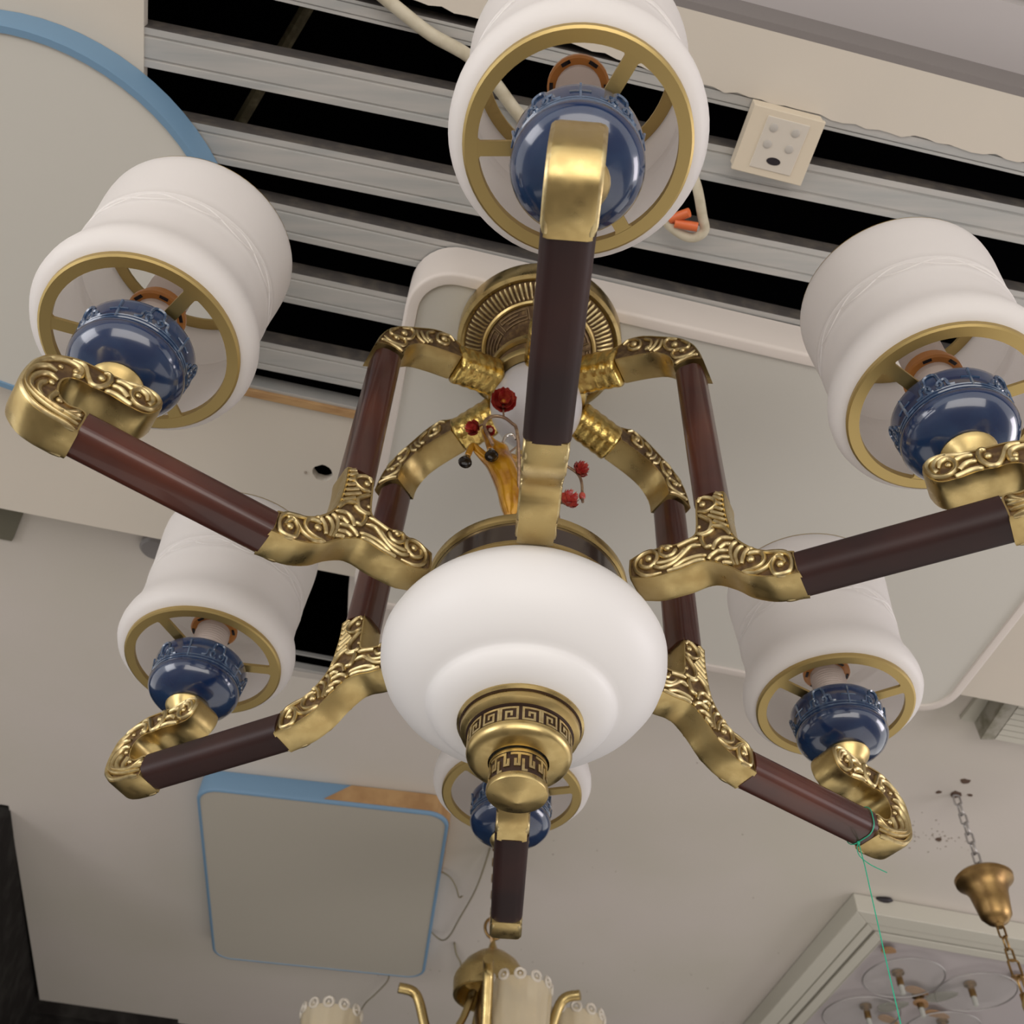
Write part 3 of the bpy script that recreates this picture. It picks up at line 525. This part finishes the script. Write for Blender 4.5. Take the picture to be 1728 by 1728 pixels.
def scale_shape(T_, f): return T_
for k in ('T', 'UL', 'LL', 'B', 'LR', 'UR'):
    wp = arm_warp(k)
    arm = casting('arm', TR['Y'], chan, wp, .0092, .0122, .0022, .0020)
    # upright
    mb = MB(); zs = [.053 + (.2350 - .053) * i / 10 for i in range(11)]
    mb.grid([[Vector((.1525 + s_[0], s_[1], z)) for s_ in SEC] for z in zs], True, True); mb.build('wooden_upright', WOOD, arm, smooth=35, warp=wp)
    mb = MB(); rs = [.2030 + (.3308 - .2030) * i / 8 for i in range(9)]
    mb.grid([[Vector((r, s_[1], -.0402 - .0015 * (r - .2) / .13 + s_[0])) for s_ in SEC] for r in rs], True, True)
    mb.build('wooden_rod', WOODD if k in ('T', 'LL', 'B', 'UR') else WOOD, arm, smooth=35, warp=wp)
    casting('elbow', TR['E'], arm, wp, .0122, .0140, .0014, .0018)
    casting('scroll_hook', TR['K'], arm, wp, .0102, .0124, .0018, .0023)
    # hammered knuckle: bamboo-like rings
    mb = MB(); rings = []
    P0 = Vector((.0885, .2945)); P1 = Vector((.0440, .3070))
    for i in range(25):
        u = i / 24; c = P0.lerp(P1, u); g = 1 + .05 * abs(sin(u * pi * 5))
        if i in (0, 24): g = .86
        dz = (P1 - P0).normalized(); nz_ = Vector((-dz.y, dz.x)) * -1
        rings.append([Vector((c.x + nz_.x * s_[0] * g * 1.35, s_[1] * g * 1.08, c.y + nz_.y * s_[0] * g * 1.35)) for s_ in rrsec(.0125, .0150, .0105)])
    mb.grid(rings, True, True); mb.build('knuckle', HAMMER, arm, smooth=50, warp=wp)

    # ---- lamp on the hook
    c0 = wp((.32928, 0, .0745)); LEAN = {'T': (.012, -.01), 'LR': (-.01, .0)}.get(k, (0, 0))
    def C(z, c0=c0): return Vector((c0.x + LEAN[0] * (z - .08), c0.y + LEAN[1] * (z - .08), c0.z + z - .0745))
    c1 = wp((.3278, 0, .0745))
    def C(z, c0=c0, c1=c1, z0=.076):
        f = min(1, max(0, (.090 - z) / .014)); q_ = c0.lerp(c1, f)
        return Vector((q_.x + LEAN[0] * (z - .08), q_.y + LEAN[1] * (z - .08), c0.z + z - .0745))
    cc = MB(); cc.lathe([(.011, .002), (.0115, .014), (.0130, .0205), (.0175, .0250), (.0190, .0285), (.0180, .0310), (.010, .0325)], 28, C, caps=True); cc.build('cup_collar', BRASS, arm, smooth=40)
    cup = MB(); cup.lathe([(.0001, .0305), (.0170, .0308), (.0190, .0318), (.0255, .0337), (.0315, .0368), (.0362, .0408), (.0390, .0455), (.0397, .0490), (.0390, .0513), (.0376, .0528), (.0379, .0545), (.0388, .0590), (.0403, .0700), (.0402, .0738), (.0388, .0758), (.0365, .0763), (.010, .0760), (.0001, .0760)], 56, C)
    cup = cup.build('ceramic_cup', GLAZE, chan, smooth=35, label='blue glazed ceramic cup')
    rl = MB(); ZM = lambda z: .0545 + (z - .0735) * 1.50
    rp = lambda th, z_, e=0: C(ZM(z_)) + Vector(((.0379 + (ZM(z_) - .0545) * .155 + e) * cos(th), (.0379 + (ZM(z_) - .0545) * .155 + e) * sin(th), 0))
    rl.tube([rp(2 * pi * i / 64, .0735, .0002) for i in range(64)], .0009, 5, closed=True)
    rl.tube([rp(2 * pi * i / 64, .0752, .0002) for i in range(64)], .0007, 5, closed=True)
    for q in range(5):
        t0 = 2 * pi * q / 5 + .3
        cl = [(-.34, .0760), (-.24, .0765), (-.22, .0800), (-.13, .0805), (-.10, .0845), (0, .0855), (.10, .0845), (.13, .0805), (.22, .0800), (.24, .0765), (.34, .0760)]
        c = crom([rp(t0 + a_, z_, .0003) for a_, z_ in cl], 3); rl.tube(c, .0012, 5)
        for sd in (-1, 1): rl.tube(crom([rp(t0 + sd * a_, z_, .0003) for a_, z_ in [(.03, .0760), (.10, .0755), (.15, .0778), (.11, .0797), (.06, .0785), (.09, .0772)]], 3), .0011, 5)
        rl.tube([rp(t0 + pi / 5, z_, .0002) for z_ in (.0735, .0790, .0850)], .0011, 5); rl.tube([rp(t0 + pi / 5 - .16, .0795, .0002), rp(t0 + pi / 5, .0795, .0003), rp(t0 + pi / 5 + .16, .0795, .0002)], .0008, 5)
    rl.build('cloud_relief', GLAZEL, cup, smooth=60, kind='stuff')
    # holder
    hd = MB(); zf = .186 if k == 'T' else .1205; pr = [(.0001, .0745), (.0152, .0750), (.0152, .0780)]; nr = int((zf - .080) / .0026)
    for i in range(nr): pr += [(.0158, .0790 + i * .0026), (.0149, .0803 + i * .0026)]
    pr += [(.0155, zf), (.0165, zf + .005), (.0165, zf + (.010 if k == 'T' else .040)), (.0130, zf + (.012 if k == 'T' else .042)), (.0001, zf + (.012 if k == 'T' else .042))]
    hd.lathe(pr, 28, C); hd = hd.build('lamp_holder', PORC, chan, smooth=35, label='white ribbed lamp holder')
    fl = MB(); fl.lathe([(.0150, zf), (.0200, zf - .0005), (.0214, zf + .001), (.0214, zf + .004), (.0190, zf + .0055), (.0185, zf + .012), (.0160, zf + .013)], 32, C)
    for q in range(6):
        th = 2 * pi * q / 6; c = C(zf - .0004); M_ = Matrix.Translation(c) @ Matrix.Rotation(th, 4, 'Z'); fl.box((.0185, 0, 0), (.0012, .0032, .0006), M_, 1)
    fl.build('holder_flange', [AMBER, BLACKP], hd, smooth=40, label='amber flange')
    # shade
    sh = MB(); out = [(.0700, .0835), (.0740, .0850), (.0778, .0885), (.0800, .0945), (.0800, .1010), (.0786, .1080), (.0762, .1150), (.0741, .1230), (.0730, .1320), (.0728, .1420), (.0731, .1500),
        (.0733, .1560), (.0739, .1575), (.0734, .1592), (.0736, .1700), (.0743, .1715), (.0738, .1732), (.0744, .1790), (.0750, .1860), (.0756, .1950), (.0765, .2060), (.0773, .2160), (.0777, .2240), (.0776, .2300), (.0768, .2325)]
    inn = [(r_ - .0028, z_) for r_, z_ in out[::-1][:-1]] + [(.0675, .0840)]
    inn[0] = (.0742, .2325)
    sh.lathe(out + inn + [out[0]], 72, C)
    shade = sh.build('lamp_shade', OPALS, chan, smooth=40, label='white opal glass shade')
    # embossed band of crossing lines
    eb = MB()
    for ph in (0, 1):
        eb.tube([C(.1645 + .0045 * sin(7 * u + ph * pi)) + Vector(((.0735) * cos(u), (.0735) * sin(u), 0)) for u in [2 * pi * i / 110 for i in range(110)]], .0008, 5, closed=True)
    eb.build('embossed_band', OPALS, shade, smooth=60)
    g = MB(); n = 72
    def cyl(r_, z_): return [C(z_) + Vector((r_ * cos(2 * pi * j / n), r_ * sin(2 * pi * j / n), 0)) for j in range(n)]
    g.grid([cyl(.0608, .0790), cyl(.0685, .0790), cyl(.0700, .0800), cyl(.0700, .0840), cyl(.0608, .0840), cyl(.0608, .0790)])
    sp0 = {'T': 178, 'UL': 196, 'LL': 125, 'B': 226, 'LR': 210, 'UR': 214}[k]
    for q in range(3):
        th = radians(sp0 + 120 * q); M_ = Matrix.Translation(C(.0805)) @ Matrix.Rotation(th, 4, 'Z'); g.box((.0460, 0, 0), (.0185, .0046, .0013), M_)
        for sd in (-1, 1):
            g.add([M_ @ Vector(v_) for v_ in [(.0645, sd * .0046, -.0013), (.0590, sd * .0046, -.0013), (.0628, sd * .0082, -.0013), (.0645, sd * .0046, .0013), (.0590, sd * .0046, .0013), (.0628, sd * .0082, .0013)]], [(0, 1, 2), (3, 4, 5), (0, 1, 4, 3), (1, 2, 5, 4), (2, 0, 3, 5)])
    g.build('gallery_ring', GOLD, shade, smooth=30, label='satin gold spoked ring')
    tr_ = MB(); tr_.lathe([(.0760, .2326), (.0766, .2328), (.0766, .2338), (.0650, .2350), (.0650, .2325), (.0767, .2325)], 64, C); tr_.build('top_rim', GOLD, shade, smooth=35, label='satin gold top rim')

# ---- centre bowl, band, finial
bw = MB(); bw.lathe([(.0700, .0035), (.0748, .0015), (.0795, -.0040), (.0872, -.0130), (.0942, -.0220), (.0992, -.0302), (.1020, -.0380), (.1012, -.0480), (.0975, -.0580), (.0912, -.0670), (.0830, -.0745), (.0750, -.0795), (.0695, -.0818), (.0662, -.0828), (.0645, -.0840), (.0630, -.0868), (.0600, -.0905), (.0545, -.0940), (.0480, -.0962), (.0420, -.0975), (.0001, -.0975)], 96)
bw.build('glass_bowl', OPAL, chan, smooth=50, warp=AXIS, label='white opal glass bowl')
bd = MB(); bd.lathe([(.0600, .0020), (.0745, .0020), (.0762, .0028), (.0762, .0052), (.0745, .0058)], 80, mi=0); bd.lathe([(.0742, .0056), (.0742, .0265)], 80, mi=1)
bd.lathe([(.0744, .0262), (.0766, .0270), (.0772, .0300), (.0768, .0335), (.0700, .0345), (.0690, .0310)], 80, mi=0); bd.lathe([(.0690, .0340), (.0001, .0342)], 80, mi=0)
bd.build('bowl_band', [BRASS, mat('dark_bronze_band', (.10, .078, .065), .22, .8, coat=.4)], chan, smooth=35, warp=AXIS, label='dark bronze band between gold rims')
def key_band(mb, R0, z0, z1, n, style, th=.0009, wd=.0011, mi=0):
    H = z1 - z0; du = 2 * pi / n
    paths = []
    for q in range(n):
        m_ = -1 if q % 2 else 1
        if style == 0: base = [(.44, 0), (.44, 1), (-.36, 1), (-.36, 0), (.18, 0), (.18, .62), (-.08, .62), (-.08, .34)]; base = [(m_ * x_, y_) for x_, y_ in base]
        else:
            base = [(-.5, 1), (-.22, 1), (-.22, .30), (-.36, .30), (-.36, .62)]; paths.append((q, [(x_, y_) for x_, y_ in base])); base = [(-.22, 1), (.22, 1), (.22, .30), (.36, .30), (.36, .62)]; paths.append((q, base)); base = [(-.06, .62), (-.06, 0), (.06, 0)]
        paths.append((q, base))
    for q, base in paths:
        for (x0, y0), (x1, y1) in zip(base[:-1], base[1:]):
            t0 = (q + .5 + x0) * du; t1 = (q + .5 + x1) * du; za = z0 + H * y0; zb = z0 + H * y1; ew = wd / 2 / R0
            ta, tb = min(t0, t1) - ew, max(t0, t1) + ew; zz0, zz1 = min(za, zb) - wd / 2, max(za, zb) + wd / 2
            N = max(1, int((tb - ta) / .08)); rg = []
            for i in range(N + 1):
                u = ta + (tb - ta) * i / N; rg.append([Vector((r_ * cos(u), r_ * sin(u), z_)) for r_, z_ in ((R0 - .0004, zz0), (R0 + th, zz0), (R0 + th, zz1), (R0 - .0004, zz1))])
            mb.grid(rg, True, True, mi)
fn = MB()
fn.lathe([(.0300, -.0945), (.0410, -.0950), (.0428, -.0965), (.0428, -.0985), (.0412, -.1000)], 64); fn.lathe([(.0412, -.1000), (.0395, -.1003)], 64, mi=1)
fn.lathe([(.0395, -.1003), (.0402, -.1020), (.0398, -.1050), (.0375, -.1072), (.0360, -.1078)], 64); fn.lathe([(.0360, -.1078), (.0338, -.1088), (.0338, -.1205)], 64, mi=1)
fn.lathe([(.0338, -.1203), (.0347, -.1206), (.0348, -.1225), (.0340, -.1250), (.0320, -.1272), (.0280, -.1285), (.0200, -.1290)], 64)
fn = fn.build('finial_cap', [BRASS, PATD], chan, smooth=35, warp=AXIS, label='stepped brass cap with key pattern')
kb = MB(); key_band(kb, .0338, -.1194, -.1104, 16, 0, .0010, .0015); kb.build('key_pattern', BRASSR, fn, warp=AXIS, kind='stuff')
f2 = MB(); f2.lathe([(.0150, -.1285), (.0185, -.1292), (.0190, -.1305), (.0188, -.1325)], 48); f2.lathe([(.0178, -.1325), (.0178, -.1480)], 48, mi=1)
f2.lathe([(.0186, -.1478), (.0198, -.1484), (.0200, -.1510), (.0194, -.1525), (.0100, -.1555), (.0010, -.1585), (.0001, -.1586)], 48)
f2 = f2.build('finial_knob', [BRASS, PATD], chan, smooth=30, warp=AXIS, label='small brass knob with pointed base')
kb = MB(); key_band(kb, .0178, -.1465, -.1342, 7, 1, .0011, .0017); kb.build('key_pattern', BRASSR, f2, warp=AXIS, kind='stuff')
# ---- hub, globe, stem and ceiling canopy
gb = MB(); gb.lathe([(.0001, .2440)] + [(.0440 * sin(radians(a_)), .288 - .0440 * cos(radians(a_))) for a_ in range(6, 126, 6)], 48); gb.build('frosted_globe', mat('frosted_grey_glass', (.52, .50, .51), .35, coat=.2), chan, smooth=60, warp=AXIS, label='frosted grey globe under the hub')
hb = MB(); hb.lathe([(.040, .308), (.0475, .309), (.049, .312), (.049, .3165), (.046, .318)], 56); hb.lathe([(.0455, .318), (.0450, .333)], 56, mi=1); hb.lathe([(.0455, .333), (.0490, .334), (.0495, .340), (.046, .343), (.020, .346), (.0125, .350), (.0125, .372)], 56)
hb.build('hub', [BRASS, PATINA], chan, smooth=35, warp=AXIS)
cn = MB(); cn.lathe([(.0001, .4198), (.0845, .4198), (.0856, .4160), (.0858, .4000), (.0850, .3955), (.0815, .3935), (.0790, .3945), (.0770, .3960)], 96); cn.lathe([(.0770, .3958), (.0590, .3900)], 96, mi=1)
cn.lathe([(.0592, .3902), (.0575, .3880), (.0555, .3878), (.0540, .3890)], 96); cn.lathe([(.0540, .3888), (.0400, .3820), (.0395, .3800), (.0300, .3760), (.0125, .3740)], 80, mi=1); cn.lathe([(.0125, .3745), (.0125, .3700)], 40)
cn = cn.build('ceiling_canopy', [BRASS, PATINA], chan, smooth=35, warp=AXIS)
rb = MB()
for q in range(88):
    u = 2 * pi * q / 88; d = Vector((cos(u), sin(u), 0)); rb.tube([d * .0760 + Vector((0, 0, .3955)), d * .0740 + Vector((0, 0, .3938)), d * .0625 + Vector((0, 0, .3900)), d * .0600 + Vector((0, 0, .3905))], [.0008, .0013, .0012, .0007], 5)
rb.build('canopy_ribs', BRASSR, cn, smooth=60, warp=AXIS, kind='stuff')
kk = MB()
for q in range(8):
    t0 = 2 * pi * q / 8 + .2
    for (r0, a0, a1) in ((.0520, -.30, .30), (.0490, -.30, .12), (.0460, -.18, .30), (.0430, -.30, .30)):
        z_ = .3820 + (r0 - .040) * .49 - .0006; kk.tube([Vector((r0 * cos(t0 + a0 + (a1 - a0) * i / 6), r0 * sin(t0 + a0 + (a1 - a0) * i / 6), z_)) for i in range(7)], .0007, 4)
    for (aa, r0, r1) in ((-.30, .0520, .0490), (.30, .0520, .0460), (-.34, .0525, .0425), (.34, .0525, .0425)):
        kk.tube([Vector((r_ * cos(t0 + aa), r_ * sin(t0 + aa), .3820 + (r_ - .040) * .49 - .0006)) for r_ in (r0, r1)], .0007, 4)
kk.build('key_pattern', PATINA if False else mat('dark_key_relief', (.22, .15, .08), .45, .9), cn, warp=AXIS, kind='stuff')

# ---- leaping deer and blossom branches between bowl and hub
def skin(name, nodes, edges, mats, parent, sub=2, **tg):
    me = bpy.data.meshes.new(name); c = Vector(nodes[0][0]); me.from_pydata([tuple(Vector(n_[0]) - c) for n_ in nodes], edges, [])
    o = bpy.data.objects.new(name, me); COL.objects.link(o); me.materials.append(mats)
    sk = o.modifiers.new('skin', 'SKIN'); sk.use_smooth_shade = True
    for i, n_ in enumerate(nodes):
        v = me.skin_vertices[0].data[i]; v.radius = n_[1] if isinstance(n_[1], tuple) else (n_[1], n_[1]); v.use_root = (i == 0)
    sb = o.modifiers.new('sub', 'SUBSURF'); sb.levels = sub; sb.render_levels = sub
    o.parent = parent; o.location = c - WL[parent.name]; WL[o.name] = c
    return tagt(o, **tg)
Y0 = -.010
nd = [((-.0262, Y0, .1830), (.0120, .0115)), ((-.0225, Y0, .1640), (.0132, .0130)), ((-.0165, Y0 + .002, .1470), (.0130, .0125)), ((-.0110, Y0 + .004, .1310), (.0125, .0125)),   # chest..rump
      ((-.0290, Y0, .1960), (.0085, .0085)), ((-.0260, Y0 + .010, .2080), (.0055, .0055)), ((-.0215, Y0 + .022, .2200), (.0042, .0042)), ((-.0160, Y0 + .030, .2290), (.0052, .0048)), ((-.0220, Y0 + .034, .2330), (.0034, .0030)),  # neck, head, muzzle
      ((-.0390, Y0 - .004, .1800), (.0052, .0052)), ((-.0530, Y0 - .010, .1935), (.0034, .0034)), ((-.0555, Y0 - .012, .1730), (.0030, .0030)),  # left foreleg: shoulder, knee, pastern
      ((-.0385, Y0 - .006, .2060), (.0046, .0046)), ((-.0445, Y0 - .012, .2170), (.0036, .0036)), ((-.0385, Y0 - .016, .1900), (.0034, .0034)), ((-.0358, Y0 - .018, .1755), (.0029, .0029)),  # right foreleg
      ((-.0080, Y0 + .010, .1150), (.0065, .0065)), ((-.0020, Y0 + .016, .0900), (.0036, .0036)), ((-.0060, Y0 + .018, .0660), (.0026, .0026)), ((-.0050, Y0 + .018, .0430), (.0024, .0024)),   # hind leg
      ((-.0150, Y0 + .014, .1130), (.0062, .0062)), ((-.0120, Y0 + .022, .0880), (.0034, .0034)), ((-.0160, Y0 + .024, .0640), (.0025, .0025)), ((-.0150, Y0 + .024, .0430), (.0024, .0024))]
ed = [(0, 1), (1, 2), (2, 3), (0, 4), (4, 5), (5, 6), (6, 7), (7, 8), (0, 9), (9, 10), (10, 11), (4, 12), (12, 13), (13, 14), (14, 15), (3, 16), (16, 17), (17, 18), (18, 19), (3, 20), (20, 21), (21, 22), (22, 23)]
deer = skin('deer_figure', nd, ed, DEERM, chan, 2, label='golden yellow leaping deer seen from below')
for (p, d_) in (((-.0560, Y0 - .0125, .1690), (-.001, -.001, -.008)), ((-.0352, Y0 - .0185, .1715), (.001, -.001, -.008))):
    p = Vector(p); d_ = Vector(d_); h = MB(); h.tube([p - d_ * .25, p + d_ * .2, p + d_ * .75], [.0034, .0046, .0060], 14, nrm=(1, 0, 0)); h.ball(p + d_ * .74, .0056, 12, 6, sc=(1, 1, .25)); h.build('hoof', HOOF, deer, smooth=60, label='black hoof')
h = MB(); h.tube(crom([(-.0265, Y0 - .002, .209), (-.0240, Y0 - .004, .2165), (-.0185, Y0 - .004, .2195), (-.0150, Y0 - .002, .2150)], 5), [.0014] * 16, 8); h.build('collar_hook', SILV, deer, smooth=60, label='polished silver hook')
for s_ in (-1, 1):
    h = MB(); h.tube(crom([(-.016, Y0 + .030, .232), (-.014 + s_ * .008, Y0 + .034, .243), (-.016 + s_ * .014, Y0 + .036, .256)], 4), .0010, 6); h.tube(crom([(-.014 + s_ * .008, Y0 + .034, .243), (-.010 + s_ * .002, Y0 + .030, .252)], 3), .0009, 6); h.build('antler', TWIG, deer, smooth=60, label='bronze antler')

def blossom(parent, c, r, axis, petals=6, name='blossom'):
    c = Vector(c); ax = Vector(axis).normalized(); R_ = ax.to_track_quat('Z', 'Y').to_matrix().to_4x4(); M_ = Matrix.Translation(c) @ R_
    mb = MB()
    for lay, (n_, rr_, zz, tl) in enumerate(((petals, .58, -.12, .55), (petals, .46, .0, .85), (petals - 1, .26, .12, 1.0))):
        for q in range(n_):
            u = 2 * pi * q / n_ + lay * .5; g_ = []
            for i in range(5):
                s1 = i / 4
                row = []
                for j in range(5):
                    s2 = (j - 2) / 2; wdt = .56 * r * (1 - .3 * lay) * sin(pi * (.16 + .68 * s1)) + .04 * r; rad = r * (.10 + rr_ * 1.35 * s1)
                    zz_ = r * (zz + tl * s1 * s1 + .10 * s2 * s2 + .06 * sin(7 * s2 + q)); x_ = rad; y_ = wdt * s2
                    row.append(M_ @ Vector((x_ * cos(u) - y_ * sin(u), x_ * sin(u) + y_ * cos(u), zz_)))
                g_.append(row)
            mb.grid(g_, False, False, 0); mb.grid([[p + ax * -.0005 for p in row] for row in g_], False, False, 0)
    mb.ball(c + ax * r * .10, r * .20, 8, 5, 1)
    return mb.build(name, [RED, YEL], parent, smooth=50, label='crimson enamel blossom')
br = MB()
br.tube(crom([(-.0135, Y0 + .004, .0400), (-.010, Y0 + .004, .12), (-.0115, Y0, .19), (-.0150, Y0, .2330), (-.0200, Y0, .2430), (-.0270, Y0, .2510), (-.0345, Y0, .2535), (-.0415, Y0, .2500), (-.0450, Y0, .2400), (-.0430, Y0, .2300), (-.0385, Y0, .2180), (-.0355, Y0, .2080)], 5), .0016, 7)
br.tube(crom([(-.0275, Y0, .2515), (-.0285, Y0 - .002, .2600), (-.029, Y0 - .003, .2680)], 3), .0010, 6); br.tube(crom([(-.0450, Y0, .2400), (-.0490, Y0, .2370), (-.0515, Y0, .2330)], 3), .0010, 6)
br.tube(crom([(-.0385, Y0, .2310), (-.0400, Y0 + .004, .2350)], 3), .0022, 6)
br.v = [tuple(CP + (Vector(p) - CP) * (1 - .06 * min(1, max(0, (p[2] - .13) / .09)))) for p in br.v]
left = br.build('blossom_branch', TWIG, chan, smooth=60, label='bronze branch with crimson blossoms')
cs = lambda p: CP + (Vector(p) - CP) * .94
blossom(left, cs((-.0290, Y0 - .004, .2712)), .0125, (.10, -.75, -.55)); blossom(left, cs((-.0523, Y0, .2320)), .0078, (-.7, -.55, -.4), 5); blossom(left, cs((-.0405, Y0 + .006, .2365)), .0055, (.2, -.8, -.5), 5)
br = MB()
br.tube(crom([(.0290, Y0, .0400), (.0260, Y0, .0800), (.0225, Y0, .1120), (.0200, Y0, .1350), (.0190, Y0, .1600), (.0230, Y0, .1800), (.0289, Y0, .1814), (.0346, Y0, .1770), (.0400, Y0, .1700), (.0429, Y0, .1600), (.0435, Y0, .1477), (.0433, Y0, .1390), (.0437, Y0, .1320)], 4), [.0022] * 16 + [.0013] * 33, 7)
br.tube(crom([(.0205, Y0, .1330), (.0255, Y0, .1300), (.0290, Y0, .1300)], 3), .0011, 6)
right = br.build('blossom_branch', TWIG, chan, smooth=60, label='bronze branch with crimson blossoms')
blossom(right, (.0402, Y0, .1739), .0085, (.6, -.6, .1)); blossom(right, (.0300, Y0, .1300), .0098, (.5, -.45, .6)); 
bu = MB(); bu.ball((.0433, Y0, .1400), .0030, 10, 7, sc=(1, 1, 1.5)); bu.build('blossom_bud', RED, right, smooth=60, label='crimson bud')

# ---- green thread tied round the lower right rod
wl = arm_warp('LR'); th = MB()
lp = [wl((.3250, s_[1] * 1.04, -.0415 + s_[0] * 1.04)) for s_ in rrsec(.0124, .0147, .0088)]
th.tube(lp, .00045, 5, closed=True)
lo = wl((.3250, .004, -.0550)); th.tube([lo + Vector((0, 0, .002)), lo + Vector((.0005, 0, -.02)), lo + Vector((-.001, 0, -.09)), lo + Vector((-.004, 0, -.30))], .00045, 5)
th.tube(crom([lo, lo + Vector((-.003, -.002, -.007)), lo + Vector((-.002, -.002, -.014)), lo + Vector((.005, -.002, -.021)), lo + Vector((.016, -.002, -.027))], 5), .0004, 5)
th.ball(lo, .0014, 8, 5)
tagt(th.build('thread', THREADM, smooth=60), 'green thread tied round the lower right wooden rod and hanging down', 'thread')
